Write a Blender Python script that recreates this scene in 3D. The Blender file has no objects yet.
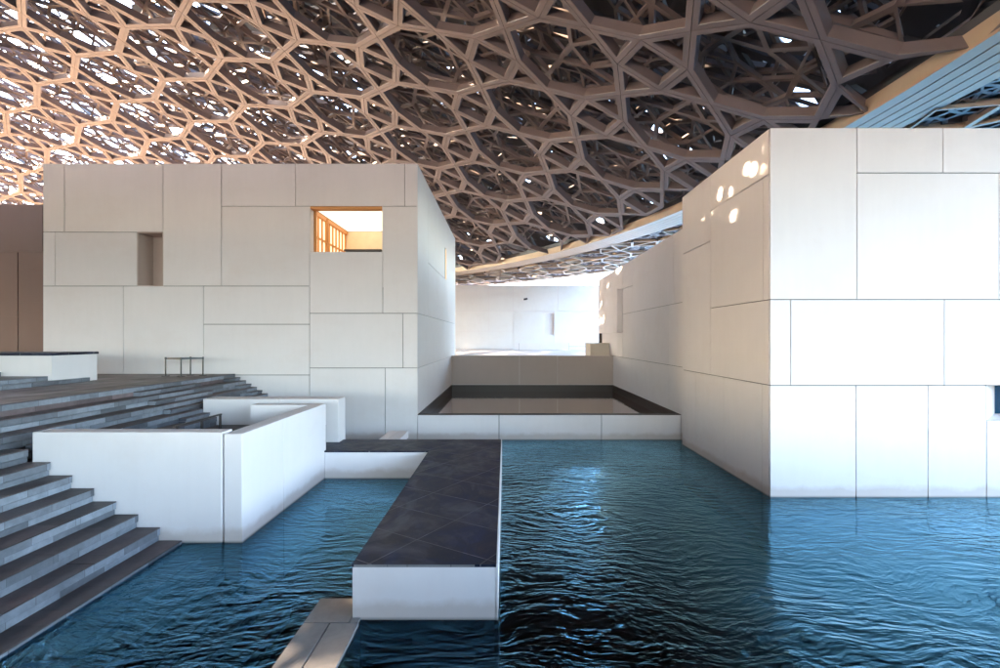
import bpy, math, random
from mathutils import Vector
random.seed(7)
C = bpy.context.scene
R = math.radians

# ------------------------------------------------------------------ camera
CX, CY, F, H = 505.0, 338.0, 500.0, 4.0          # vanishing point, focal length (px of a 1000 px picture), eye height over water
cd = bpy.data.cameras.new('camera'); cam = bpy.data.objects.new('camera', cd); C.collection.objects.link(cam)
cam.location = (0, 0, H); cam.rotation_euler = (R(90), 0, 0)
cd.sensor_width = 36; cd.lens = 18.0
cd.shift_x = -(CX-500)/1000.0; cd.shift_y = (CY-334)/1000.0
cd.clip_end = 8000; cd.clip_start = 0.05
C.camera = cam
C.render.resolution_x, C.render.resolution_y = 1024, 684

# ------------------------------------------------------------------ sky, sun, exposure
SUN_AZ, SUN_EL = -89.5, 31.0                      # degrees from +Y towards +X
w = bpy.data.worlds.new('World'); C.world = w; w.use_nodes = True
nt = w.node_tree; bg = nt.nodes['Background']
sky = nt.nodes.new('ShaderNodeTexSky'); sky.sky_type = 'NISHITA'; sky.sun_disc = False
sky.sun_elevation = R(SUN_EL); sky.sun_rotation = R(SUN_AZ)
sky.air_density = 1.0; sky.dust_density = 2.6; sky.ozone_density = 1.0
nt.links.new(sky.outputs[0], bg.inputs[0]); bg.inputs[1].default_value = 0.15
sd = bpy.data.lights.new('sun', 'SUN'); sun = bpy.data.objects.new('sun', sd); C.collection.objects.link(sun)
sd.energy = 5.0; sd.angle = R(0.5); sd.color = (1.0, 0.77, 0.54)
to_sun = Vector((math.sin(R(SUN_AZ))*math.cos(R(SUN_EL)), math.cos(R(SUN_AZ))*math.cos(R(SUN_EL)), math.sin(R(SUN_EL))))
sun.rotation_euler = to_sun.to_track_quat('Z', 'Y').to_euler(); sun.location = to_sun*200
C.view_settings.view_transform = 'Standard'; C.view_settings.look = 'None'
C.view_settings.exposure = 4.62; C.view_settings.gamma = 1.0
C.render.engine = 'CYCLES'
C.cycles.use_denoising = True
C.cycles.max_bounces = 8; C.cycles.diffuse_bounces = 5; C.cycles.glossy_bounces = 4; C.cycles.transparent_max_bounces = 8
C.cycles.sample_clamp_indirect = 6.0
C.cycles.caustics_reflective = False; C.cycles.caustics_refractive = False

# ------------------------------------------------------------------ helpers
def px(x, Y): return (x-CX)/F*Y
def pz(y, Y): return H-(y-CY)/F*Y

class MB:
    def __init__(s): s.v = []; s.f = []; s.m = []
    def quad(s, a, b, c, d, m=0):
        n = len(s.v); s.v += [a, b, c, d]; s.f.append((n, n+1, n+2, n+3)); s.m.append(m)
    def box(s, x0, x1, y0, y1, z0, z1, m=0):
        n = len(s.v)
        s.v += [(x0,y0,z0),(x1,y0,z0),(x1,y1,z0),(x0,y1,z0),(x0,y0,z1),(x1,y0,z1),(x1,y1,z1),(x0,y1,z1)]
        for f in ((0,3,2,1),(4,5,6,7),(0,1,5,4),(1,2,6,5),(2,3,7,6),(3,0,4,7)):
            s.f.append(tuple(n+i for i in f)); s.m.append(m)
    def tube(s, a, b, r, n=10, m=0, cap=True):
        a, b = Vector(a), Vector(b); d = (b-a).normalized()
        u = d.orthogonal().normalized(); v = d.cross(u); k = len(s.v)
        for P in (a, b):
            for i in range(n):
                t = 2*math.pi*i/n; s.v.append(tuple(P+u*r*math.cos(t)+v*r*math.sin(t)))
        for i in range(n):
            j = (i+1) % n; s.f.append((k+i, k+j, k+n+j, k+n+i)); s.m.append(m)
        if cap:
            s.f.append(tuple(k+i for i in reversed(range(n)))); s.m.append(m)
            s.f.append(tuple(k+n+i for i in range(n))); s.m.append(m)
    def build(s, name, mats, parent=None, bevel=0.0):
        me = bpy.data.meshes.new(name)
        off = parent_loc(parent)
        me.from_pydata([(x-off[0], y-off[1], z-off[2]) for x, y, z in s.v], [], s.f)
        if not isinstance(mats, (list, tuple)): mats = [mats]
        for m in mats: me.materials.append(m)
        if len(mats) > 1: me.polygons.foreach_set('material_index', s.m)
        me.update()
        o = bpy.data.objects.new(name, me); C.collection.objects.link(o)
        if parent: o.parent = parent
        if bevel:
            b = o.modifiers.new('bevel', 'BEVEL'); b.width = bevel; b.segments = 2; b.limit_method = 'ANGLE'
        return o
def parent_loc(p):
    v = Vector((0, 0, 0))
    while p: v += p.location; p = p.parent
    return v
def thing(name, loc, label, cat, group=None):
    o = bpy.data.objects.new(name, None); C.collection.objects.link(o); o.location = loc
    o.empty_display_size = .3
    return tag(o, label, cat, group)
def tag(o, label, cat, group=None):
    o['label'] = label; o['category'] = cat
    if group: o['group'] = group
    return o
def struct(o): o['kind'] = 'structure'; return o

# ------------------------------------------------------------------ materials
def new_mat(name):
    m = bpy.data.materials.new(name); m.use_nodes = True
    nt = m.node_tree; return m, nt, nt.nodes['Principled BSDF']
def N(nt, t, **k):
    n = nt.nodes.new(t)
    for a, b in k.items(): setattr(n, a, b)
    return n
def noise(nt, vec, scale, detail=4, rough=.55, dist=0.0):
    n = N(nt, 'ShaderNodeTexNoise'); n.inputs['Scale'].default_value = scale; n.inputs['Detail'].default_value = detail
    n.inputs['Roughness'].default_value = rough; n.inputs['Distortion'].default_value = dist
    if vec: nt.links.new(vec, n.inputs['Vector'])
    return n.outputs['Fac']
def ramp(nt, fac, stops):
    r = N(nt, 'ShaderNodeValToRGB'); el = r.color_ramp.elements
    while len(el) < len(stops): el.new(.5)
    for e, (p, c) in zip(el, stops):
        e.position = p; e.color = (c[0], c[1], c[2], 1) if isinstance(c, tuple) else (c, c, c, 1)
    nt.links.new(fac, r.inputs[0]); return r.outputs[0]
def mapping(nt, vec, scale=(1,1,1), rot=(0,0,0), loc=(0,0,0)):
    m = N(nt, 'ShaderNodeMapping'); m.inputs['Scale'].default_value = scale; m.inputs['Rotation'].default_value = rot
    m.inputs['Location'].default_value = loc
    nt.links.new(vec, m.inputs['Vector']); return m.outputs[0]
def mix(nt, fac, a, b, mode='MIX'):
    m = N(nt, 'ShaderNodeMix'); m.data_type = 'RGBA'; m.blend_type = mode
    for s, v in ((0, fac), (6, a), (7, b)):
        if isinstance(v, (int, float)): m.inputs[s].default_value = v
        elif isinstance(v, tuple): m.inputs[s].default_value = (v[0], v[1], v[2], 1)
        else: nt.links.new(v, m.inputs[s])
    return m.outputs[2]
def bump(nt, height, strength, dist, bsdf, normal=None):
    b = N(nt, 'ShaderNodeBump'); b.inputs['Strength'].default_value = strength; b.inputs['Distance'].default_value = dist
    nt.links.new(height, b.inputs['Height'])
    if normal: nt.links.new(normal, b.inputs['Normal'])
    if bsdf: nt.links.new(b.outputs[0], bsdf.inputs['Normal'])
    return b.outputs[0]
def geo_pos(nt): return N(nt, 'ShaderNodeNewGeometry').outputs['Position']
def math_n(nt, op, a, b=None, clamp=False):
    m = N(nt, 'ShaderNodeMath'); m.operation = op; m.use_clamp = clamp
    for i, v in enumerate((a, b)):
        if v is None: continue
        if isinstance(v, (int, float)): m.inputs[i].default_value = v
        else: nt.links.new(v, m.inputs[i])
    return m.outputs[0]

def concrete(name, col, stain=True, var=.06):
    m, nt, b = new_mat(name); P = geo_pos(nt)
    n1 = noise(nt, P, .7, 6, .6); n2 = noise(nt, mapping(nt, P, (3, 3, .35)), 1.6, 5, .6); n3 = noise(nt, P, 45, 3)
    rnd = N(nt, 'ShaderNodeNewGeometry').outputs['Random Per Island']
    c = mix(nt, n1, tuple(x*(1-var) for x in col), tuple(min(1, x*(1+var*.6)) for x in col))
    c = mix(nt, ramp(nt, rnd, [(0, .965), (1, 1.0)]), (0, 0, 0), c, 'MULTIPLY') if False else mix(nt, 1.0, c, ramp(nt, rnd, [(0, .955), (1, 1.0)]), 'MULTIPLY')
    c = mix(nt, 1.0, c, ramp(nt, n2, [(.35, .985), (.6, 1.0)]), 'MULTIPLY')
    c = mix(nt, ramp(nt, noise(nt, mapping(nt, P, (1, 1, 1.6)), .42, 7, .68), [(.52, 0.0), (.72, .22)]), c, tuple(x*y for x, y in zip(col, (.82, .74, .68))))
    if stain:   # tide mark just above the water
        z = N(nt, 'ShaderNodeSeparateXYZ'); nt.links.new(P, z.inputs[0])
        nz = math_n(nt, 'MULTIPLY', noise(nt, mapping(nt, P, (1.3, 1.3, 1.3)), 1.2, 6, .65), .36)
        h = math_n(nt, 'SUBTRACT', z.outputs[2], nz)
        s = ramp(nt, h, [(0.0, .42), (.14, 0.0)])
        s2 = ramp(nt, z.outputs[2], [(0.0, .75), (.05, 0.0)])
        c = mix(nt, s, c, (.46, .35, .27)); c = mix(nt, s2, c, (.10, .09, .08))
    nt.links.new(c, b.inputs['Base Color']); b.inputs['Roughness'].default_value = .62
    b.inputs['Specular IOR Level'].default_value = .35
    bump(nt, n3, .12, .01, b); return m

M_white = concrete('pale_fibre_concrete', (.81, .775, .785))
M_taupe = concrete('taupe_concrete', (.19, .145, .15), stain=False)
M_beige = concrete('beige_stone', (.62, .55, .47), stain=False)
M_shadow = new_mat('dark_joint')[0]; M_shadow.node_tree.nodes['Principled BSDF'].inputs['Base Color'].default_value = (.045, .04, .04, 1)

def simple(name, col, rough=.5, metal=0.0):
    m, nt, b = new_mat(name); P = geo_pos(nt)
    c = mix(nt, noise(nt, P, 3.0, 5), tuple(x*.86 for x in col), tuple(min(1, x*1.12) for x in col))
    nt.links.new(c, b.inputs['Base Color']); b.inputs['Roughness'].default_value = rough; b.inputs['Metallic'].default_value = metal
    return m
M_black = simple('black_metal', (.02, .018, .02), .4)
M_brown = simple('dark_brown_liner', (.045, .03, .026), .5)
M_wood = simple('orange_timber', (.62, .27, .08), .5)
M_cream = simple('cream_plaster', (.8, .68, .5), .6)
M_glassdark = simple('deep_blue_glass', (.01, .06, .13), .12)

def metal_mat(name, col):
    m, nt, b = new_mat(name); P = geo_pos(nt)
    rnd = N(nt, 'ShaderNodeNewGeometry').outputs['Random Per Island']
    c = mix(nt, noise(nt, P, 1.3, 6, .6), tuple(x*.84 for x in col), tuple(x*1.1 for x in col))
    c = mix(nt, 1.0, c, ramp(nt, rnd, [(0, .8), (1, 1.0)]), 'MULTIPLY')
    nt.links.new(c, b.inputs['Base Color']); b.inputs['Roughness'].default_value = .5; b.inputs['Metallic'].default_value = .15
    fine = noise(nt, mapping(nt, P, (1, 1, 1)), 60, 2)
    bump(nt, fine, .15, .004, b); return m
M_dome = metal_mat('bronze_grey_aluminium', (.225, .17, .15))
M_domeout = metal_mat('depth_shade_aluminium', (.08, .066, .066))  # upper layers of the same metal, depth shade put into the colour
M_domemid = metal_mat('dark_bronze_aluminium', (.14, .11, .10))
M_rim = metal_mat('pale_aluminium', (.60, .42, .28))

def stone_mat(name, base, floor=False):
    m, nt, b = new_mat(name); P = geo_pos(nt)
    sep = N(nt, 'ShaderNodeSeparateXYZ'); nt.links.new(P, sep.inputs[0])
    cmb = N(nt, 'ShaderNodeCombineXYZ')
    nt.links.new(sep.outputs[1], cmb.inputs[0]); nt.links.new(sep.outputs[0 if floor else 2], cmb.inputs[1])
    br = N(nt, 'ShaderNodeTexBrick'); nt.links.new(mapping(nt, cmb.outputs[0], loc=(.31, -.043 if not floor else 0, 0)), br.inputs['Vector'])
    br.inputs['Scale'].default_value = 1.0; br.inputs['Brick Width'].default_value = .83 if not floor else 1.1
    br.inputs['Row Height'].default_value = .127 if not floor else .42; br.inputs['Mortar Size'].default_value = .004
    br.inputs['Color1'].default_value = (base[0]*.50, base[1]*.50, base[2]*.52, 1); br.inputs['Color2'].default_value = (base[0]*1.5, base[1]*1.55, base[2]*1.6, 1)
    br.inputs['Mortar'].default_value = (base[0]*.4, base[1]*.38, base[2]*.38, 1)
    n1 = noise(nt, P, 5.0, 8, .7, .4); n2 = noise(nt, P, .55, 5, .6)
    c = mix(nt, 1.0, br.outputs[0], ramp(nt, n1, [(.3, .72), (.7, 1.15)]), 'MULTIPLY')
    c = mix(nt, 1.0, c, ramp(nt, n2, [(.35, .75), (.65, 1.05)]), 'MULTIPLY')
    nt.links.new(c, b.inputs['Base Color'])
    nt.links.new(ramp(nt, n2, [(.35, .35), (.65, .62)]), b.inputs['Roughness'])
    bump(nt, n1, .35, .012, b); return m
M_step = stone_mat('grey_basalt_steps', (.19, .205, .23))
M_tread = stone_mat('shade_dark_treads', (.075, .052, .052), floor=True)  # same stone as the risers, shade on upward faces put into the colour
M_terr = stone_mat('brown_grey_paving', (.135, .10, .10), floor=True)

def pier_top_mat():
    m, nt, b = new_mat('dark_wet_slate'); P = geo_pos(nt)
    v = mapping(nt, P, (1, 1, 1), (0, 0, R(-58)))
    br = N(nt, 'ShaderNodeTexBrick'); nt.links.new(v, br.inputs['Vector']); br.offset = 0
    br.inputs['Scale'].default_value = 1; br.inputs['Brick Width'].default_value = 1.0; br.inputs['Row Height'].default_value = 1.35
    br.inputs['Mortar Size'].default_value = .008
    br.inputs['Color1'].default_value = (.011, .014, .030, 1); br.inputs['Color2'].default_value = (.017, .020, .042, 1); br.inputs['Mortar'].default_value = (.12, .12, .14, 1)  # blue of the reflected sheen put into the slab colours
    n1 = noise(nt, mapping(nt, P, (1.0, .8, 1), (0, 0, R(25))), 1.7, 7, .6, 1.2); n2 = noise(nt, P, 9, 6, .7)
    c = mix(nt, 1.0, br.outputs[0], ramp(nt, n1, [(.32, .55), (.5, 1.0), (.68, 2.1)]), 'MULTIPLY')
    c = mix(nt, ramp(nt, n2, [(.66, 0.0), (.85, .12)]), c, (.12, .13, .16))
    c = mix(nt, ramp(nt, noise(nt, mapping(nt, P, (1.2, .7, 1), (0, 0, R(40))), .9, 6, .62, 1.6), [(.50, 0.0), (.66, .55)]), c, (.085, .095, .125))
    nt.links.new(c, b.inputs['Base Color'])
    nt.links.new(ramp(nt, n1, [(.35, .38), (.65, .60)]), b.inputs['Roughness'])
    b.inputs['Specular IOR Level'].default_value = .22
    bump(nt, n2, .25, .006, b); return m
M_slate = pier_top_mat()

def slab_mat():
    m, nt, b = new_mat('wet_grey_stone'); P = geo_pos(nt)
    n1 = noise(nt, P, 3.2, 7, .65, .8)
    c = mix(nt, n1, (.12, .12, .13), (.30, .29, .29))
    nt.links.new(c, b.inputs['Base Color']); b.inputs['Roughness'].default_value = .38
    bump(nt, noise(nt, P, 14, 6), .3, .008, b); return m
M_slab = slab_mat()

def sand_mat():
    m, nt, b = new_mat('pale_plaza_stone'); P = geo_pos(nt)
    c = mix(nt, noise(nt, P, .4, 6), (.76, .56, .39), (.88, .68, .49))
    br = N(nt, 'ShaderNodeTexBrick'); nt.links.new(P, br.inputs['Vector']); br.inputs['Scale'].default_value = 1
    br.inputs['Brick Width'].default_value = 1.6; br.inputs['Row Height'].default_value = .8; br.inputs['Mortar Size'].default_value = .008
    br.inputs['Color1'].default_value = (1, 1, 1, 1); br.inputs['Color2'].default_value = (.9, .9, .9, 1); br.inputs['Mortar'].default_value = (.6, .6, .6, 1)
    nt.links.new(mix(nt, 1.0, c, br.outputs[0], 'MULTIPLY'), b.inputs['Base Color']); b.inputs['Roughness'].default_value = .7
    return m
M_sand = sand_mat()

def water_mat(name, amp=1.0, tint=(.20, .64, 1.0), body=(.75, .68, .68), far=(.48, .83, 1.0)):
    m = bpy.data.materials.new(name); m.use_nodes = True; nt = m.node_tree
    for n in list(nt.nodes):
        if n.type != 'OUTPUT_MATERIAL': nt.nodes.remove(n)
    out = nt.nodes['Material Output']; P = geo_pos(nt)
    warp = N(nt, 'ShaderNodeVectorMath'); warp.operation = 'MULTIPLY_ADD'
    wn = N(nt, 'ShaderNodeTexNoise'); wn.inputs['Scale'].default_value = .45; wn.inputs['Detail'].default_value = 2; nt.links.new(P, wn.inputs['Vector'])
    nt.links.new(wn.outputs['Color'], warp.inputs[0]); warp.inputs[1].default_value = (1.4, 1.4, 0); nt.links.new(P, warp.inputs[2])
    W = warp.outputs[0]
    a = noise(nt, mapping(nt, W, (1.0, 2.6, 1), (0, 0, R(24))), 2.1, 2, .45, .3)
    b_ = noise(nt, mapping(nt, W, (1.0, 1.9, 1), (0, 0, R(-14))), 6.0, 2, .5, .2)
    c_ = noise(nt, mapping(nt, W, (1.0, 1.5, 1), (0, 0, R(40))), 11.0, 2, .5)
    calm = ramp(nt, noise(nt, P, .16, 2), [(.36, .30), (.60, 1.05)])
    h = math_n(nt, 'ADD', math_n(nt, 'MULTIPLY', a, .85), math_n(nt, 'ADD', math_n(nt, 'MULTIPLY', b_, .34), math_n(nt, 'MULTIPLY', c_, .08)))
    h = math_n(nt, 'MULTIPLY', h, calm)
    nrm = bump(nt, h, 1.0, .08*amp, None)
    gl = N(nt, 'ShaderNodeBsdfGlossy'); gl.inputs['Roughness'].default_value = .02
    tr = N(nt, 'ShaderNodeBsdfTransparent'); tr.inputs['Color'].default_value = (*body, 1)
    fr = N(nt, 'ShaderNodeFresnel'); fr.inputs['IOR'].default_value = 1.40
    nt.links.new(nrm, gl.inputs['Normal']); nt.links.new(nrm, fr.inputs['Normal'])
    nt.links.new(ramp(nt, fr.outputs[0], [(.07, tint), (.36, far)]), gl.inputs['Color'])
    fac = math_n(nt, 'ADD', math_n(nt, 'MULTIPLY', fr.outputs[0], 2.75), -.13, True)
    mx = N(nt, 'ShaderNodeMixShader'); nt.links.new(fac, mx.inputs[0]); nt.links.new(tr.outputs[0], mx.inputs[1]); nt.links.new(gl.outputs[0], mx.inputs[2])
    nt.links.new(mx.outputs[0], out.inputs['Surface']); return m
M_water = water_mat('rippled_sea_water')
M_pool = water_mat('still_pool_water', .03, (.9, .86, .84), (.12, .10, .10), (.9, .85, .83))
def seabed_mat():
    m, nt, b = new_mat('dark_seabed'); P = geo_pos(nt)
    sp = N(nt, 'ShaderNodeSeparateXYZ'); nt.links.new(P, sp.inputs[0])
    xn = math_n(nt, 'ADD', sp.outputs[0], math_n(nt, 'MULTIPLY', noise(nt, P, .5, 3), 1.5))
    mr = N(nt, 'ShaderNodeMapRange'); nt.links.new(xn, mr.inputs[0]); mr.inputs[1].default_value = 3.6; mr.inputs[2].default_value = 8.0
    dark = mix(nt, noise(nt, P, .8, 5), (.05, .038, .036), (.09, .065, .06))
    nt.links.new(mix(nt, mr.outputs[0], dark, (.04, .36, .62)), b.inputs['Base Color'])   # blue reflection of the right-hand water put into the bed colour; b.inputs['Roughness'].default_value = .8
    return m
M_bed = seabed_mat()
def emis(name, col, s):
    m, nt, b = new_mat(name); b.inputs['Base Color'].default_value = (.8, .7, .55, 1)
    b.inputs['Emission Color'].default_value = (*col, 1); b.inputs['Emission Strength'].default_value = s; return m
M_lit = emis('luminous_ceiling', (1.0, .86, .64), .075)
M_pane = emis('backlit_screen', (1.0, .80, .48), .052)
M_slit = emis('lit_slot', (1.0, .55, .22), .05)

# ------------------------------------------------------------------ ground and water
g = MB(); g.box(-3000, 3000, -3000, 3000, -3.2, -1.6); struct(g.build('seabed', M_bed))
g = MB(); g.quad((-3000,-3000,0),(3000,-3000,0),(3000,3000,0),(-3000,3000,0)); struct(g.build('sea_water', M_water))
TZ = 2.60
g = MB()
g.box(-40, -10.56, -14, 19.56, -1.59, TZ); struct(g.build('terrace', M_terr))
g = MB()
g.box(-170, -40.02, -14, 31.9, -1.59, TZ-.004); g.box(-40, -18.4, 19.58, 31.9, -1.59, TZ-.004); 
struct(g.build('plaza_ground', M_sand))
g = MB(); g.box(-30, 22, 32.2, 140, -1.59, TZ-.004); struct(g.build('courtyard_ground', simple('white_grey_paving', (.66, .65, .65), .7)))
g = MB(); g.box(-170, -30.01, 32.2, 140, -1.59, TZ-.004); struct(g.build('far_plaza_ground', M_sand))
g = MB(); g.box(-260, -4, -300, -34, -1.59, 1.6); struct(g.build('bounce_ground', simple('bounce_grey', (.56, .52, .50), .7)))  # unseen ground added behind the viewpoint to bounce sunlight onto the fronts

# ------------------------------------------------------------------ panelled walls
J = .012
def panel_xz(mb, Y, rects, t=.05, m=0, J=J):      # panels facing the camera; rects in metres
    for x0, x1, z0, z1 in rects: mb.box(x0+J, x1-J, Y, Y+t, z0+J, z1-J, m)
def px_rects(Y, L): return [(px(a, Y), px(b, Y), pz(d, Y), pz(c, Y)) for a, b, c, d in L]
def panel_yz(mb, X, rects, side, t=.05, m=0):   # side=+1: faces +X
    for y0, y1, z0, z1 in rects:
        if side > 0: mb.box(X-t, X, y0+J, y1-J, z0+J, z1-J, m)
        else: mb.box(X, X+t, y0+J, y1-J, z0+J, z1-J, m)

# --- white gallery on the left, with the lit window
YL = 19.6; XL0, XL1 = px(43, YL), -3.43; ZT = 10.84
LB = thing('gallery_building', ((XL0+XL1)/2, YL, 0), 'large white panelled gallery with a lit window, behind the terrace stairs', 'building')
fr = MB()
T = 163.5
panel_xz(fr, YL, px_rects(YL, [
 (43,64.4,T,232),(64.4,163,T,232),(163,221.4,T,286),(221.4,295.4,T,206.2),(295.4,404.6,T,206.2),(404.6,417.5,T,206.2),
 (43,55,232,286),(55,137,232,286),(221.4,309.6,206.2,286),(309.6,382.7,252,313.3),(382.7,417.5,206.2,313.3),
 (43,123.2,286,378),(123.2,203.4,286,378),(203.4,309.6,286,324.3),(203.4,309.6,324.3,375),(203.4,309.6,375,450),
 (309.6,402.9,313.3,368),(402.9,417.5,313.3,368),(309.6,385.2,368,450),(385.2,417.5,368,450)]))
panel_yz(fr, XL1, [
 (YL+.05,26,-.4,2.82),(26,34.5,-.4,2.82),(YL+.05,27,2.82,4.97),(27,34.5,2.82,4.97),(YL+.05,22.4,4.97,ZT),(22.4,28.5,4.97,7.36),(22.4,28.5,7.36,ZT),
 (28.5,29.3,4.97,7.4),(28.5,29.3,9.2,ZT),(29.3,34.5,4.97,ZT)], +1)
fr.build('facade_panels', M_white, LB)
wx0, wx1, wz0, wz1 = px(309.6, YL), px(382.7, YL), pz(252, YL), pz(206.2, YL)
rx0, rx1, rz0, rz1 = px(137, YL), px(163, YL), pz(286, YL), pz(232, YL)
# core around window room and niche
RX0, RX1, RY1, RZ0, RZ1 = -7.70, -3.9, 24.0, 6.0, 9.13
cr = MB(); yb = YL+.05; yc = 34.48; xa, xb = XL0+.02, XL1-.05
cr.box(xa, xb, yb, yc, -1.5, RZ0); cr.box(xa, xb, yb, yc, RZ1+.05, ZT-.01)
cr.box(xa, rx0, yb, yc, RZ0, RZ1+.05); cr.box(rx0, rx1, yb+.9, yc, RZ0, RZ1+.05); cr.box(rx1, RX0, yb, yc, RZ0, RZ1+.05)
cr.box(RX1, xb, yb, yc, RZ0, RZ1+.05); cr.box(RX0, RX1, RY1, yc, RZ0, RZ1+.05)
cr.build('core', M_shadow, LB)
ni = MB(); t = .03   # niche lining, recess shade put into its darker colour
cz0, cz1 = rz0, rz1
ni.box(rx0, rx1, YL+.85, YL+.94, cz0, cz1); ni.box(rx0-.001, rx0+t, YL+.01, YL+.85, cz0, cz1); ni.box(rx1-t, rx1+.02, YL+.01, YL+.85, cz0, cz1)
ni.box(rx0+t, rx1-t, YL+.01, YL+.85, cz0, cz0+t); ni.box(rx0+t, rx1-t, YL+.01, YL+.85, cz1-t, cz1)
ni.build('niche', concrete('recess_shade_lining', (.56, .46, .42), stain=False), LB)
# window: reveal, timber frame and the room behind it
rv = MB(); fy = YL+.38
rv.box(wx0-.001, wx0+.02, YL+.01, fy, wz0, wz1); rv.box(wx0+.02, wx1-.02, YL+.01, fy+.3, wz0-.3, wz0+.004); rv.box(wx1-.02, wx1+.001, YL+.01, fy, wz0, wz1)
rv.box(RX0, wx0-.002, YL+.06, YL+.3, RZ0, RZ1); rv.box(wx1+.002, RX1, YL+.06, YL+.3, RZ0, RZ1); rv.box(wx0, wx1, YL+.06, YL+.3, RZ0, wz0-.31)
win = rv.build('window', M_white, LB)
tf = MB()
tf.box(wx0+.02, wx1-.02, YL+.012, fy, wz1-.10, wz1-.005); tf.box(wx0+.02, wx0+.11, fy, fy+.1, wz0, wz1-.10)
tf.box(wx0+.33, wx0+.42, fy+.5, fy+.58, RZ0, wz1-.28)
tf.box(RX0+.03, RX0+.16, fy+.05, RY1-.02, RZ1-.20, RZ1-.04)
tf.box(RX0+.03, RX0+.09, fy+.1, RY1-.02, 8.05, 8.12); tf.box(RX0+.03, RX0+.09, fy+.1, RY1-.02, 7.35, 7.42)
for k in range(9):
    y = fy+.45+k*.43; tf.box(RX0+.03, RX0+.085, y, y+.07, RZ0, RZ1-.2)
tf.build('window_frame', M_wood, win)
pn = MB(); pn.box(RX0+.004, RX0+.028, fy, RY1-.02, RZ0, RZ1-.03); pn.build('pane', M_pane, win)
ce = MB()
for (a, b) in ((RX0+.17, -5.95), (-5.90, RX1)):
    for (c, d) in ((YL+.4, 21.9), (21.94, RY1-.03)): ce.box(a, b, c, d, RZ1-.02, RZ1+.03)
ce.build('ceiling_light', M_lit, win)
bw = MB(); bw.box(RX0, RX1, RY1-.03, RY1-.004, RZ0, RZ1-.04); bw.box(RX0+.03, RX1, YL+.7, RY1-.03, RZ0-.0, RZ0+.04); bw.build('back_wall', M_cream, win)
sl = MB(); sl.box(XL1-.30, XL1-.27, 28.52, 29.28, 7.42, 9.18); sl.box(XL1-.26, XL1-.01, 29.2, 29.29, 7.42, 9.18)
sl.build('slot_window', M_slit, LB)
sh = thing('display_shelf', (-6.2, 22.2, RZ0+.04), 'dark brown display cabinet inside the lit window', 'cabinet')
m = MB(); m.box(-7.02, -5.5, 22.0, 22.5, RZ0+.06, 7.82); m.build('cabinet_body', M_brown, sh)
m = MB(); m.box(-7.08, -5.44, 21.95, 22.55, 7.825, 7.90); m.build('cabinet_top', M_black, sh)

# --- white block on the right
YR = 12.54; XR = 6.646; ZR = pz(127.7, YR)
RB = thing('gallery_block', (14, YR+3, 0), 'tall white panelled block rising from the blue water on the right', 'building')
fr = MB()
panel_xz(fr, YR, px_rects(YR, [
 (770,857,127.7,299.5),(857,943,127.7,173),(943,1040,127.7,173),(857,999,173,299.5),(999,1100,173,299.5),(1040,1130,127.7,173),(1100,1330,173,299.5),(1130,1330,127.7,173),
 (770,790.7,299.5,385.5),(790.7,944.3,299.5,385.5),(944.3,1110,299.5,385.5),(1110,1330,299.5,385.5),
 (770,856,385.5,535),(856,928,385.5,535),(928,986.5,385.5,535),(986.5,1064,420,535),(1064,1180,385.5,535),(1180,1330,385.5,535)]))
panel_yz(fr, XR, [(12.60,12.94,-1,2.81),(12.94,15.2,-1,2.81),(15.2,17.4,-1,2.81),(17.4,18.75,-1,2.81),
 (12.60,16.2,2.81,4.966),(16.2,18.75,2.81,7.13),(12.88,16.2,4.966,8.12),(12.60,12.88,4.966,8.12),(12.60,16.2,8.12,ZR),(16.2,18.75,7.13,ZR)], -1)
fr.build('facade_panels', M_white, RB)
X2 = px(1330, YR); wxa, wxb = px(986.5, YR), px(1064, YR); za, zb = pz(420, YR), pz(385.5, YR)
cr = MB()
cr.box(XR+.05, wxa-.02, YR+.05, 18.73, -1.5, ZR-.01); cr.box(wxb+.02, X2, YR+.05, 18.73, -1.5, ZR-.01)
cr.box(wxa-.02, wxb+.02, YR+.05, 18.73, -1.5, za-.02); cr.box(wxa-.02, wxb+.02, YR+.05, 18.73, zb+.02, ZR-.01)
cr.build('core', M_shadow, RB)
wn_ = MB(); yi = 13.62; xi = wxa+1.26
wn_.quad((wxa, YR+.003, za), (xi, yi, za), (xi, yi, zb), (wxa, YR+.003, zb))
wn_.quad((wxa, YR+.003, za), (wxb, YR+.003, za), (wxb, yi, za), (xi, yi, za))
wn_.quad((wxa, YR+.003, zb-.003), (wxb, YR+.003, zb-.003), (wxb, yi, zb-.003), (xi, yi, zb-.003))
wn_.quad((wxb, YR+.003, za), (wxb, yi, za), (wxb, yi, zb), (wxb, YR+.003, zb))
wi = wn_.build('window', M_white, RB)
p = MB(); p.box(xi-.01, wxb+.01, yi+.01, yi+.05, za, zb); p.build('pane', M_glassdark, wi)

# --- long wall behind it
X3 = 6.91
W2 = thing('garden_wall', (7.3, 27, 0), 'long pale panelled wall receding beside the raised pool', 'wall')
fr = MB()
panel_yz(fr, X3, [(18.79,21.1,-1,2.86),(21.1,27.5,-1,2.86),(27.5,36.9,-1,2.86),(18.79,21.1,2.86,5.4),(21.1,29.4,2.86,5.4),
 (18.79,20.5,5.4,8.27),(20.5,27,5.4,8.27),(27,29.4,5.4,6.86),(27,29.4,6.86,8.27),(29.4,30.8,2.86,4.4),(29.4,30.8,4.4,8.27),
 (30.8,36.9,2.86,4.4),(30.8,36.9,4.4,8.27)], -1)
fr.build('facade_panels', M_white, W2)
cr = MB()
cr.box(X3+.05, 9, 18.8, 36.88, -1.5, 8.26)
cr.build('core', M_shadow, W2)

m = MB(); m.box(6.59, X3-.002, 29.4, 35.2, 4.32, 6.88); m.build('projecting_panel', M_white, W2)
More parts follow.
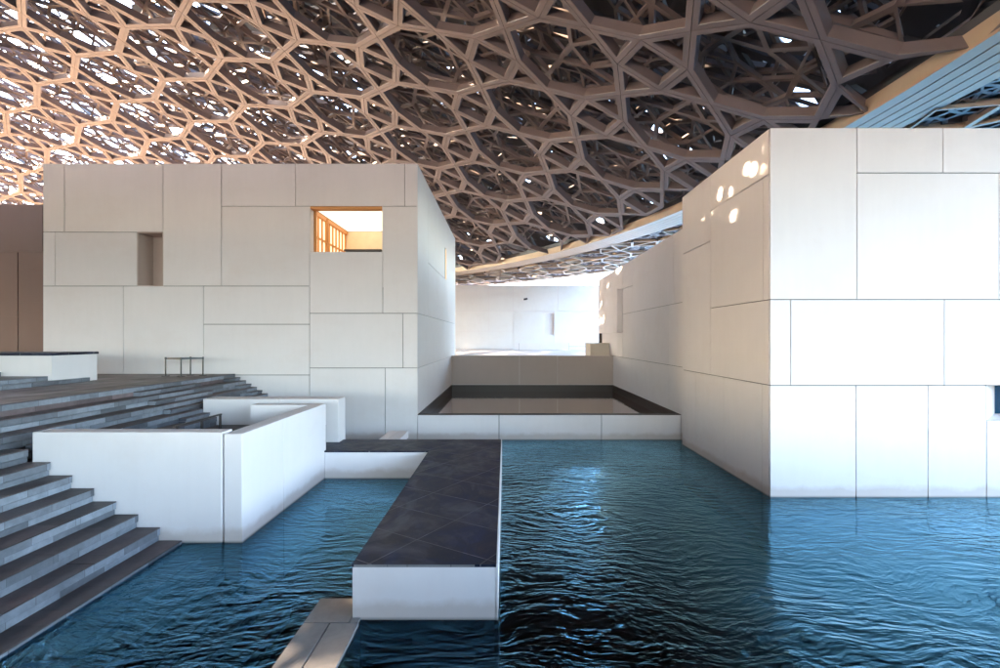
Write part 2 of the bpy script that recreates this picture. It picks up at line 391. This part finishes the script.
# --- raised pool
PF = thing('pool_front_wall', (1.7, YL, 0), 'low pale parapet wall holding the front of the raised pool', 'wall')
fr = MB(); panel_xz(fr, YL, [(XL1+.004, px(499, YL), -1, .985), (px(499, YL), px(601.6, YL), -1, .985), (px(601.6, YL), X3-.004, -1, .985)])
fr.build('wall_panels', M_white, PF)
m = MB(); m.box(XL1+.01, X3-.01, YL+.05, YL+.3, -1.5, .98); m.build('core', M_brown, PF)
m = MB(); m.box(XL1+.004, X3-.004, YL+.012, YL+.32, .982, 1.0); m.build('coping', M_brown, PF)
PBk = thing('pool_back_wall', (1.7, 31.9, 0), 'taupe grey wall in shade across the back of the raised pool', 'wall')
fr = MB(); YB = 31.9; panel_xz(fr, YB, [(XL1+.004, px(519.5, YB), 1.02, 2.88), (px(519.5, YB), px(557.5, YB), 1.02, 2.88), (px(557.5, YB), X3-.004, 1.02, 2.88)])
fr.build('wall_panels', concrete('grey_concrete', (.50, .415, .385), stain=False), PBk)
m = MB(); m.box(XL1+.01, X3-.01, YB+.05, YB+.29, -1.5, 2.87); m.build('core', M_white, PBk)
PL = thing('pool_liner', (1.7, 26, .5), 'dark brown lining around the inside of the raised pool', 'pool liner')
m = MB()
m.box(XL1+.003, XL1+.05, YL+.33, YB-.05, .3, 1.0); m.box(X3-.05, X3-.003, YL+.33, YB-.05, .3, 1.0); m.box(XL1+.003, X3-.003, YB-.05, YB-.003, .3, 1.01)
m.box(XL1+.05, X3-.05, YL+.33, YB-.05, .2, .35); m.build('liner', M_brown, PL)
m = MB(); m.quad((XL1+.05, YL+.31, .58), (X3-.05, YL+.31, .58), (X3-.05, YB-.05, .58), (XL1+.05, YB-.05, .58)); struct(m.build('pool_water', M_pool))

# --- things beyond the pool
bb = thing('stone_block', (6.3, 34, TZ), 'small beige stone block standing on the plaza at the end of the long wall', 'block')
m = MB(); m.box(5.62, 6.88, 33.0, 35.0, TZ, 3.60); m.build('block_body', M_beige, bb, .01)
m = MB(); m.box(5.60, 6.9, 32.98, 35.02, 3.603, 3.66); m.build('block_cap', M_beige, bb)
m = MB(); m.box(6.72, 6.90, 35.6, 35.75, TZ, 4.35); tag(m.build('wall_post', M_brown), 'thin dark brown post against the end of the long wall', 'post')
YF = 62
FT = pz(285.4, YF)
FB = thing('far_gallery', (0, YF, TZ), 'distant bright white building seen through the gap under the dome rim', 'building')
fr = MB(); panel_xz(fr, YF, px_rects(YF, [(300,488.6,285,311),(488.6,513.4,285,311),(300,488.6,311,331.2),(488.6,513.4,311,331.2),(300,465.6,331.2,349.3),(465.6,513.4,331.2,349.3),
 (513.4,558,285,311),(558,600,285,311),(513.4,543,311,349.3),(554,600,311,349.3),(543,554,335,349.3),(543,554,311,313)]), .06, 0, .03)
fr.build('facade_panels', concrete('weathered_concrete', (.82, .81, .81), stain=False), FB)
m = MB(); m.box(px(300,YF)+.02, px(543,YF), YF+.06, 110, TZ, FT); m.box(px(554,YF), px(600,YF)-.02, YF+.06, 110, TZ, FT); m.box(px(543,YF), px(554,YF), YF+.3, 110, TZ, FT)
m.box(px(543,YF), px(554,YF), YF+.06, YF+.3, TZ, pz(335,YF)); m.box(px(543,YF), px(554,YF), YF+.06, YF+.3, pz(313,YF), FT)
m.build('core', M_white, FB)
lw = thing('low_wall', (4, 57, TZ), 'low white wall in front of the distant bright building', 'wall')
m = MB(); panel_xz(m, 57, px_rects(57, [(514,519,343,350.3),(519,569,343,350.3),(569,588,343,346.5),(569,588,346.5,350.3)]), .05); m.build('wall_panels', M_white, lw)
m = MB(); m.box(px(514,57)+.02, px(588,57)-.02, 57.05, 57.6, TZ, pz(343,57)-.02); m.build('core', M_shadow, lw)
sc = thing('security_camera', (px(525.6,YF), YF-.5, pz(299.6,YF)), 'tiny dark camera fixed high on the distant white wall', 'camera')
z = pz(299.6, YF); x = px(525.6, YF)
m = MB(); m.box(x-.05, x+.05, YF-.55, YF-.001, z-.05, z+.05); m.build('bracket', M_black, sc)
m = MB(); m.tube((x-.26, YF-.6, z-.02), (x+.20, YF-.6, z+.07), .12, 10); m.build('camera_body', M_black, sc)

# --- taupe building far left
DB = thing('shaded_building', (-30, 28, TZ), 'brown taupe panelled building at the left edge behind the white gallery', 'building')
YD = 28
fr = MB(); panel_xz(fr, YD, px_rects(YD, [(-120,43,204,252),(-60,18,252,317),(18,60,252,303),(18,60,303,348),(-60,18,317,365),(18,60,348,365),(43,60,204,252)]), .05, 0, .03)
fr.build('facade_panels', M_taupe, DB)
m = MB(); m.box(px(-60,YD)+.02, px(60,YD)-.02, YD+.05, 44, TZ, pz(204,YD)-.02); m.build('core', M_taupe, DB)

# --- unseen block added at left to cut light from that side
GB = thing('side_light_blocker', (-32, 2, TZ), 'unseen white block added on the terrace to cut light from the left', 'building')
m = MB(); m.box(-40, -25, -4, 15, TZ+.002, 8.5); m.build('wall', M_white, GB)

# --- unseen deck under the viewpoint, added and widened to block low light
m = MB(); m.box(-3.9, 18, -14, -.7, -1.59, 2.35); struct(m.build('viewing_deck_blocker', M_terr))

# ------------------------------------------------------------------ stairs down to the water
SX0, TR, RI = -10.55, .4265, .254
ST = thing('stone_stairs', (-8.5, 5, 0), 'broad dark stone stairs descending from the terrace into the water', 'stairs')
rs = random.Random(3)
def step_block(x1, ztop, y0, y1, xin, h=RI, name='step'):
    m = MB()
    y = y0
    while y < y1-1e-6:                    # stones laid end to end, each with its own length
        L = min(rs.uniform(1.3, 3.6), y1-y)
        if y1-y-L < .6: L = y1-y
        dz = rs.uniform(-.003, .003)
        xr = x1-rs.uniform(0, .006)
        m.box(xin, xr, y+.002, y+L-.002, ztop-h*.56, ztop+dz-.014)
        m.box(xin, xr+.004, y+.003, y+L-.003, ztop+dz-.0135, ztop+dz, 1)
        y += L
    m.box(xin, x1-.026, y0+.002, y1-.002, ztop-h-.03, ztop-h*.56-.012)
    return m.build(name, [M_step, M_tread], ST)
for k in range(0, 12):
    x1, zt = SX0+TR*k, TZ-RI*k
    xin = x1-TR-.05 if k else x1-.9
    zt = zt if k else zt+.004
    if k <= 4: spans = [(-9, 15.36 if k > 2 else 19.55)] + ([(16.1, 19.55)] if k > 2 else [])
    else: spans = [(-9, 9.73), (16.1, 19.55)]
    if k <= 2: spans = [(-9, 19.55)]
    elif k <= 4: spans = [(-9, 9.73), (10.15, 15.36), (16.1, 19.55)]
    for a, b in spans: step_block(x1, zt, a, b, xin)
for k in range(12, 16):
    step_block(SX0+TR*k, TZ-RI*k, -9, 9.73, SX0+TR*k-TR-.05)
for k in range(0, 8):
    x1, zt = SX0+TR*k+TR*.5, TZ-RI*(k+.5)
    if k < 4: step_block(x1, zt, 14.2, 15.36 if k > 2 else 17.0, x1-TR*.5-.01, RI*.5, 'half_step')
    step_block(x1, zt, 18.75, 19.55, x1-TR*.5-.01, RI*.5, 'half_step')
US = thing('upper_steps', (-14.5, 8, TZ), 'short flight of shallow grey steps on the terrace by the left edge', 'steps')
for (x1, zt, y1) in ((-13.42, 2.727, 16.2), (-13.68, 2.854, 16.45), (-15.0, 2.98, 14.9)):
    m = MB(); y = -6
    while y < y1-.01:
        L = min(rs.uniform(1.0, 2.4), y1-y); m.box(x1-6 if x1 < -14 else (x1-.3 if x1 > -13.5 else -15.04), x1-rs.uniform(0, .05), y+.003, y+L-.003, TZ+.003, zt); y += L
    m.build('step', M_step, US)
for (nm, m_) in (): pass
# landing inside the walled enclosure, down to the pier branch
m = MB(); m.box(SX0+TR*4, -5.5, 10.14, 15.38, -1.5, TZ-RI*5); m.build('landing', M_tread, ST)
TW = thing('terrace_wall', (-17, 15.8, TZ), 'low white wall with dark coping standing on the terrace at the left', 'wall')
m = MB(); m.box(-16, -13.6, 15.0, 16.67, TZ+.002, 3.47); m.box(-30, -16.02, 15.0, 16.67, TZ+.002, 3.47); m.build('wall_body', M_white, TW)
m = MB(); m.box(-30, -13.57, 14.97, 16.7, 3.473, 3.55); m.build('coping', M_slate, TW)

# ------------------------------------------------------------------ enclosure walls
ZW = 2.13; YE = 9.76; XE = -5.13
fw = thing('front_parapet', (-7.4, YE, 0), 'pale parapet wall facing the camera beside the stairs, a dark joint near its corner', 'wall')
m = MB(); m.box(-9.23, px(222.1, YE), YE, YE+.37, -1.55, ZW+.03); m.build('wall_body', M_white, fw, .015)
rw = thing('side_parapet', (-5.3, 12, 0), 'bright white parapet wall running back from the corner along the water', 'wall')
m = MB(); m.box(px(223.7, YE), XE, YE+.002, 11.6, -1.55, ZW); m.box(XE-.372, XE, 11.606, 14.34, -1.55, ZW); m.box(-7.13, XE-.38, 13.97, 14.34, -1.5, ZW-.003)
m.build('wall_body', M_white, rw, .015)
bk = thing('rear_parapet', (-7.2, 15.4, 0), 'pale parapet wall behind the handrail, in front of the white gallery', 'wall')
m = MB(); m.box(-9.3, px(279, 15.4)-.008, 15.4, 16.06, -1.5, ZW-.01); m.box(px(279, 15.4)+.008, XE, 15.4, 16.06, -1.5, ZW-.01); m.build('wall_body', M_white, bk, .008)

# ------------------------------------------------------------------ pier
PR = thing('pier', (-1.1, 11, 0), 'white pier with a dark slate top reaching over the water', 'pier')
PZ = .795; x0, x1, y0, y1 = -2.165, -.125, 7.09, 15.8
m = MB(); m.box(x0, x1, y0, y1, -1.55, PZ-.045); m.box(-5.12, x0+.001, 14.2, y1-.001, -1.55, PZ-.045); m.build('pier_body', M_white, PR, .006)
m = MB()
m.box(x0-.004, x1+.0, y0-.006, y1, PZ-.042, PZ); m.box(-6.0, x0-.005, 14.194, 15.39, PZ-.042, PZ); m.box(-5.1, x0-.005, 15.39, y1, PZ-.042, PZ)
m.build('deck_slabs', M_slate, PR)
m = MB(); xx = x0+.02
for wd in (.48, .28, .62, .34): m.box(xx+.004, xx+wd-.004, y0-.010, y0-.0065, PZ-.040, PZ-.006); xx += wd
m.build('edge_trim', M_slab, PR)
m = MB(); m.box(x1+.001, x1+.028, y0-.006, y1, -1.5, PZ+.006); m.build('edge_strip', M_white, PR)
ws = thing('stone_path', (-2.4, 6, 0), 'wet grey stone path at water level joining the near end of the pier', 'path')
for (a, b, c, d) in ((-2.80, -2.175, 6.955, 7.6), (-2.80, -2.44, 2.5, 6.94), (-2.425, -2.03, 2.5, 6.94)):
    m = MB(); m.box(a, b, c, d, -1.5, .045); m.build('paving_slab', M_slab, ws, .006)
m = MB(); m.box(-2.16, -2.05, 6.955, 7.08, -1.5, .04); m.build('paving_slab', M_slab, ws)
ss = thing('stepping_slab', (-4, 17, .3), 'small pale slab between the pier and the white gallery', 'slab')
m = MB()
m.quad((px(383.5,15.85), 15.85, .76), (px(396,15.85), 15.85, .76), (px(406,19)-.3, 19.3, .76), (px(398,19)-.5, 19.3, .76))
m = MB(); m.box(-4.06, -3.74, 15.85, 17.6, .5, .74); m.box(-3.73, -3.4, 15.85, 17.6, .5, .74); m.build('slab', M_white, ss)

# ------------------------------------------------------------------ handrail and barrier
hr = thing('handrail', (-6.68, 11, 1.33), 'black metal handrail inside the walled landing', 'handrail')
for y in (10.2, 11.02, 11.73):
    m = MB(); m.box(-6.70, -6.66, y-.02, y+.02, 1.332, 2.19); m.build('post', M_black, hr)
m = MB(); m.box(-6.705, -6.655, 10.1, 11.76, 2.192, 2.225); m.build('rail', M_black, hr)
br_ = thing('queue_barrier', (-11.3, 18.3, TZ), 'black post and rail barrier standing on the terrace before the white gallery', 'barrier')
pp = [(px(165.6,18.28),18.28),(px(181,18.04),18.04),(px(203,18.6),18.6),(px(190.5,18.75),18.75)]
for (x, y) in pp:
    m = MB(); m.tube((x, y, TZ+.02), (x, y, TZ+.67), .024, 10); m.tube((x, y, TZ+.62), (x, y, TZ+.70), .034, 10); po = m.build('post', M_black, br_)
    m = MB(); m.tube((x, y, TZ+.005), (x, y, TZ+.025), .13, 16); m.build('post_base', M_black, po)
for i in range(4):
    a, b = pp[i], pp[(i+1) % 4]
    m = MB(); u = (Vector((*b, 0))-Vector((*a, 0))); n = Vector((-u.y, u.x, 0)).normalized()*.006
    A, B = Vector((*a, 0)), Vector((*b, 0)); z0, z1 = TZ+.625, TZ+.675
    for s in (1, -1):
        q = [(A+n*s), (B+n*s)]
        m.quad((q[0].x,q[0].y,z0),(q[1].x,q[1].y,z0),(q[1].x,q[1].y,z1),(q[0].x,q[0].y,z1))
    for zz in (z0, z1): m.quad(((A+n).x,(A+n).y,zz),((B+n).x,(B+n).y,zz),((B-n).x,(B-n).y,zz),((A-n).x,(A-n).y,zz))
    m.build('belt', M_black, br_)

# ------------------------------------------------------------------ the dome
DCX, DCY = -49.0, 16.0
class Cap:
    def __init__(s, rad, z0, rise): s.r = rad; s.z0 = z0; s.Rs = (rad*rad+rise*rise)/(2*rise); s.cz = z0+rise-s.Rs
    def P(s, x, y, z):
        dx, dy = x-DCX, y-DCY; q = math.hypot(dx, dy); f_ = min(1, (s.r-.04)/max(q, 1e-6)); dx *= f_; dy *= f_; rr = min(dx*dx+dy*dy, (s.Rs*.98)**2); h = math.sqrt(s.Rs**2-rr); k = 1+z/s.Rs
        return (DCX+dx*k, DCY+dy*k, s.cz+h*k)
class Flat:
    def __init__(s, z0): s.z0 = z0
    def P(s, x, y, z): return (x, y, s.z0+z)
def inset(poly, t):
    n = len(poly); out = []
    for i in range(n):
        (ax, ay), (bx, by), (cx, cy) = poly[i-1], poly[i], poly[(i+1) % n]
        ux, uy = bx-ax, by-ay; l = math.hypot(ux, uy); ux /= l; uy /= l
        vx, vy = cx-bx, cy-by; l = math.hypot(vx, vy); vx /= l; vy /= l
        n1 = (-uy, ux); n2 = (-vy, vx); d = 1+n1[0]*n2[0]+n1[1]*n2[1]
        k = t/max(d, .18); out.append((bx+(n1[0]+n2[0])*k, by+(n1[1]+n2[1])*k))
    return out
def inrad(poly):
    cx = sum(p[0] for p in poly)/len(poly); cy = sum(p[1] for p in poly)/len(poly); r = 1e9
    for i in range(len(poly)):
        (ax, ay), (bx, by) = poly[i-1], poly[i]; l = math.hypot(bx-ax, by-ay)
        r = min(r, abs((bx-ax)*(ay-cy)-(ax-cx)*(by-ay))/l)
    return r
def ccw(p):
    a = sum(p[i-1][0]*p[i][1]-p[i][0]*p[i-1][1] for i in range(len(p)))
    return p if a > 0 else p[::-1]
SPOTS = [(-2.45, 6.55, .05), (-2.3, 5.9, .05), (6.646, 12.9, 8.75), (6.646, 13.8, 8.5), (6.646, 14.9, 8.9), (6.646, 12.75, 8.2)]
def crossings(surf, z0):      # where the sun's rays to a few points cross a layer: its cells stay open there
    L = []
    for p in SPOTS:
        lo, hi = 0.0, 140.0
        for k in range(400):
            t = 4+k*.3; q = (p[0]+to_sun.x*t, p[1]+to_sun.y*t, p[2]+to_sun.z*t)
            if math.hypot(q[0]-DCX, q[1]-DCY) < surf.r and q[2] >= surf.P(q[0], q[1], z0)[2]: L.append(q[:2]); break
    return L
def lattice(mb, surf, polys, hw, depth, z0=0.0, groove=0.0, cham=0.0, keep=None, fillp=0.0, top=False):
    CR = crossings(surf, z0) if hasattr(surf, 'r') else []
    for poly in polys:
        cx = sum(p[0] for p in poly)/len(poly); cy = sum(p[1] for p in poly)/len(poly)
        if keep and not keep(cx, cy): continue
        poly = ccw(poly); lim = inrad(poly)*.86
        w_ = hw*(random.uniform(.97, 1.03)); near = any((cx-a)**2+(cy-b)**2 < 4.5 for a, b in CR)
        if near and fillp: continue
        if near: w_ *= .4
        if fillp and not near and random.random() < (fillp(cx, cy) if callable(fillp) else fillp):
            mb.f.append(tuple(range(len(mb.v)+len(poly)-1, len(mb.v)-1, -1))); mb.m.append(0)
            mb.v += [surf.P(x, y, z0) for x, y in poly]; continue
        w_ = min(w_, lim)
        rings = []
        if groove:
            rings += [(0.0, z0+.10), (groove, z0+.10), (groove, z0)]
        else: rings += [(0.0, z0)]
        if cham: rings += [(max(w_-cham, groove*1.5), z0), (w_, z0+cham)]
        else: rings += [(w_, z0)]
        rings += [(w_, z0+depth)]
        if top: rings += [(0.0, z0+depth)]
        base = len(mb.v); n = len(poly)
        for t, z in rings:
            q = inset(poly, t) if t > 0 else poly
            mb.v += [surf.P(x, y, z) for x, y in q]
        for r_ in range(len(rings)-1):
            for i in range(n):
                j = (i+1) % n; a = base+r_*n
                mb.f.append((a+i, a+n+i, a+n+j, a+j)); mb.m.append(0)
def hexcenters(p, rot, x0, x1, y0, y1, ox=0, oy=0):
    c, s = math.cos(rot), math.sin(rot); L = []
    K = int(max(abs(x0), abs(x1), abs(y0), abs(y1))*2/p)+4
    mx, my = (x0+x1)/2, (y0+y1)/2; K = int(max(x1-x0, y1-y0)/p*1.3)+3
    for i in range(-K, K):
        for j in range(-K, K):
            u = (i+j*.5)*p; v = j*math.sqrt(3)/2*p
            x = mx+ox+u*c-v*s; y = my+oy+u*s+v*c
            if x0-p < x < x1+p and y0-p < y < y1+p: L.append((x, y))
    return L
def tiling_super(p, rot, box, t=.33, hwf=.17, ox=0, oy=0):
    """hubs joined by triangle-square-triangle links, big twelve-cornered star cells between them"""
    out = []; D = p/math.sqrt(3)
    for (x, y) in hexcenters(p, rot, *box, ox, oy):
        hub = [(x+D*math.cos(rot+math.pi/6+k*math.pi/3), y+D*math.sin(rot+math.pi/6+k*math.pi/3)) for k in range(6)]
        cell = []
        for k in range(6):
            A, B = hub[k], hub[(k+1) % 6]; ux, uy = (B[0]-A[0])/D, (B[1]-A[1])/D
            nx, ny = -uy, ux                                   # towards the centre (ccw)
            h = hwf*D
            c1 = (A[0]+ux*D*t+nx*h, A[1]+uy*D*t+ny*h); d1 = (A[0]+ux*D*(1-t)+nx*h, A[1]+uy*D*(1-t)+ny*h)
            c2 = (A[0]+ux*D*t-nx*h, A[1]+uy*D*t-ny*h); d2 = (A[0]+ux*D*(1-t)-nx*h, A[1]+uy*D*(1-t)-ny*h)
            cell += [A, c1, d1]
            if k < 3: out += [[A, c1, c2], [c1, d1, d2, c2], [d1, B, d2]]
        out.append(cell)
    return out
def tiling_3464(p, rot, box, ox=0, oy=0, f=.366, split=True):
    """hexagons, squares and triangles; every other square is halved by a diagonal"""
    out = []; r = p*f
    for (x, y) in hexcenters(p, rot, *box, ox, oy):
        def V(cx, cy, k): a = rot+math.pi/6+k*math.pi/3; return (cx+r*math.cos(a), cy+r*math.sin(a))
        out.append([V(x, y, k) for k in range(6)])
        nb = [(x+p*math.cos(rot+k*math.pi/3), y+p*math.sin(rot+k*math.pi/3)) for k in range(6)]
        for k in range(3):
            q = nb[k]; s = [V(x, y, k-1), V(*q, (k+3)), V(*q, k+2), V(x, y, k)]
            if split and (int(x*7+k) % 2): out += [[s[0], s[1], s[2]], [s[0], s[2], s[3]]]
            else: out.append(s)
        for k in (0, 1):
            out.append([V(x, y, k), V(*nb[k], k+2), V(*nb[(k+1)], k+4)])
    return out
def tiling_star4(p, rot, cx, cy, rad, split=False):
    """four-pointed stars (a square with an equilateral triangle on each side) joined tip to tip, octagons between them"""
    out = []; a = p/2.7320508; e1 = (math.cos(rot)*p, math.sin(rot)*p); e2 = (-e1[1], e1[0]); n = int(rad*1.5/p)+2
    i0 = round(((DCX-cx)*e1[0]+(DCY-cy)*e1[1])/p/p); j0 = round(((DCX-cx)*e2[0]+(DCY-cy)*e2[1])/p/p)
    def L(x, y, u, v): return (x+(e1[0]*u+e2[0]*v), y+(e1[1]*u+e2[1]*v))
    h = a*.5/p
    for i in range(i0-n, i0+n+1):
        for j in range(j0-n, j0+n+1):
            x, y = cx+e1[0]*i+e2[0]*j, cy+e1[1]*i+e2[1]*j
            if (x-DCX)**2+(y-DCY)**2 > (rad+p)**2: continue
            S = [L(x,y,h,h), L(x,y,-h,h), L(x,y,-h,-h), L(x,y,h,-h)]
            if split and (i+j) % 2: out += [[S[0], S[1], S[2]], [S[0], S[2], S[3]]]
            else: out.append(S)
            out += [[S[0], L(x,y,0,.5), S[1]], [S[1], L(x,y,-.5,0), S[2]], [S[2], L(x,y,0,-.5), S[3]], [S[3], L(x,y,.5,0), S[0]]]
            O = [L(x,y,.5,0), L(x,y,1-h,h), L(x,y,1,.5), L(x,y,1-h,1-h), L(x,y,.5,1), L(x,y,h,1-h), L(x,y,0,.5), L(x,y,h,h)]
            out.append(O)
    return out
BOX = (DCX-77, DCX+77, DCY-77, DCY+77)
def sparse(r1, dens):      # shell thinned towards the far left to let more light in
    k = within(r1)
    def f(x, y):
        if not k(x, y): return False
        u = min(1, max(0, (-12-x)/26))*min(1, max(0, (y-18)/14))*max(min(1, max(0, (x+1.3*y+6)/8)), min(1, max(0, (y-38)/5)))
        return random.random() > u*dens
    return f
def closed(p): return lambda x, y: p-.25*min(1, max(0, (-10-x)/15))+(.93-p)*min(1, max(0, (22-x)/8))*max(min(1, max(0, (17-y)/7)), min(1, max(0, (-x-1.3*y-4)/6))*min(1, max(0, (43-y)/5)))   # share of closed cells, raised behind the viewpoint to block sun patches
def within(r1, r0=0): return lambda x, y: r0*r0 < (x-DCX)**2+(y-DCY)**2 < r1*r1
def view(keep, back=-14):
    return lambda x, y: keep(x, y)
DM = thing('lattice_dome', (DCX, DCY, 12), 'vast perforated metal lattice dome of star and polygon beams overhead', 'dome')
inner = Cap(62.0, 12.0, 15.0)
S0 = (6.05, 20.7)
m = MB(); lattice(m, inner, tiling_star4(5.58, R(13.2), *S0, 62), .225, .42, 0, .012, .02, within(61.6)); m.build('inner_star_lattice', M_dome, DM)
m = MB(); lattice(m, inner, tiling_star4(2.79, R(13.2), S0[0]+1.2, S0[1]+.6, 62), .07, .2, 1.9, 0, 0, within(61.2)); m.build('fine_star_lattice', M_dome, DM)
m = MB(); lattice(m, inner, tiling_star4(3.9, R(46), 1.0, 20, 62), .095, .22, .85, 0, 0, within(60.8)); m.build('middle_star_lattice', M_dome, DM)
m = MB(); lattice(m, inner, tiling_star4(3.3, R(75), -2.0, 20.5, 62), .065, .18, 1.4, 0, 0, within(61)); m.build('slender_star_lattice', M_dome, DM)
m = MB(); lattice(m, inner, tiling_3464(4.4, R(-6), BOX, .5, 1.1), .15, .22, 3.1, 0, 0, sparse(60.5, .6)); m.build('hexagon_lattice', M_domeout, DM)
outer = Cap(75.6, 12.7, 24.0)
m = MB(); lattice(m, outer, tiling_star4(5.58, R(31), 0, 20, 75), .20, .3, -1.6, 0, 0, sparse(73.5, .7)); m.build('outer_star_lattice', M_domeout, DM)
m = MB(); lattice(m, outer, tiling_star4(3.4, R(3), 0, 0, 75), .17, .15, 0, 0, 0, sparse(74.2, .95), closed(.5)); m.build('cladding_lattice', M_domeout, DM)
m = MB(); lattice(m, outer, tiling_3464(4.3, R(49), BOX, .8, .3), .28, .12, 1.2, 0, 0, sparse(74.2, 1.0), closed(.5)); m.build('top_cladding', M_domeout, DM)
# rim: five concentric planks with dark gaps
SEG = 240
def ring(r0, r1, z0, z1, mat, name, parent=DM):
    m = MB(); n = len(m.v)
    for i in range(SEG):
        a = 2*math.pi*i/SEG; c, s = math.cos(a), math.sin(a)
        for (r, z) in ((r0, z0), (r1, z0), (r1, z1), (r0, z1)): m.v.append((DCX+r*c, DCY+r*s, z))
    for i in range(SEG):
        j = (i+1) % SEG
        for k in range(4):
            l = (k+1) % 4; m.f.append((i*4+k, j*4+k, j*4+l, i*4+l)); m.m.append(0)
    return m.build(name, mat, parent)
ring(61.9, 61.985, 11.96, 12.5, M_rim, 'inner_fascia')
for k in range(5): ring(62.0+k*.44, 62.0+k*.44+.385, 11.98+.0*k, 12.25, M_rim, 'rim_plank')
ring(62.06, 64.1, 12.26, 12.9, M_domeout, 'rim_girder')
soff = Flat(12.12)
m = MB(); lattice(m, soff, tiling_3464(1.5, R(17), BOX), .075, .22, 0, 0, 0, within(75.2, 64.3)); m.build('rim_soffit_lattice', M_dome, DM)
m = MB(); lattice(m, Flat(12.0), tiling_3464(5.6, R(17), BOX), .10, .30, -.06, 0, 0, within(75.2, 64.6)); m.build('rim_soffit_beams', M_rim, DM)
m = MB(); lattice(m, Flat(12.9), tiling_super(3.2, R(5), BOX), .22, .3, 0, 0, 0, within(75.2, 64.0)); m.build('rim_upper_lattice', M_domeout, DM)
ring(75.1, 75.5, 11.95, 12.7, M_rim, 'outer_rim')
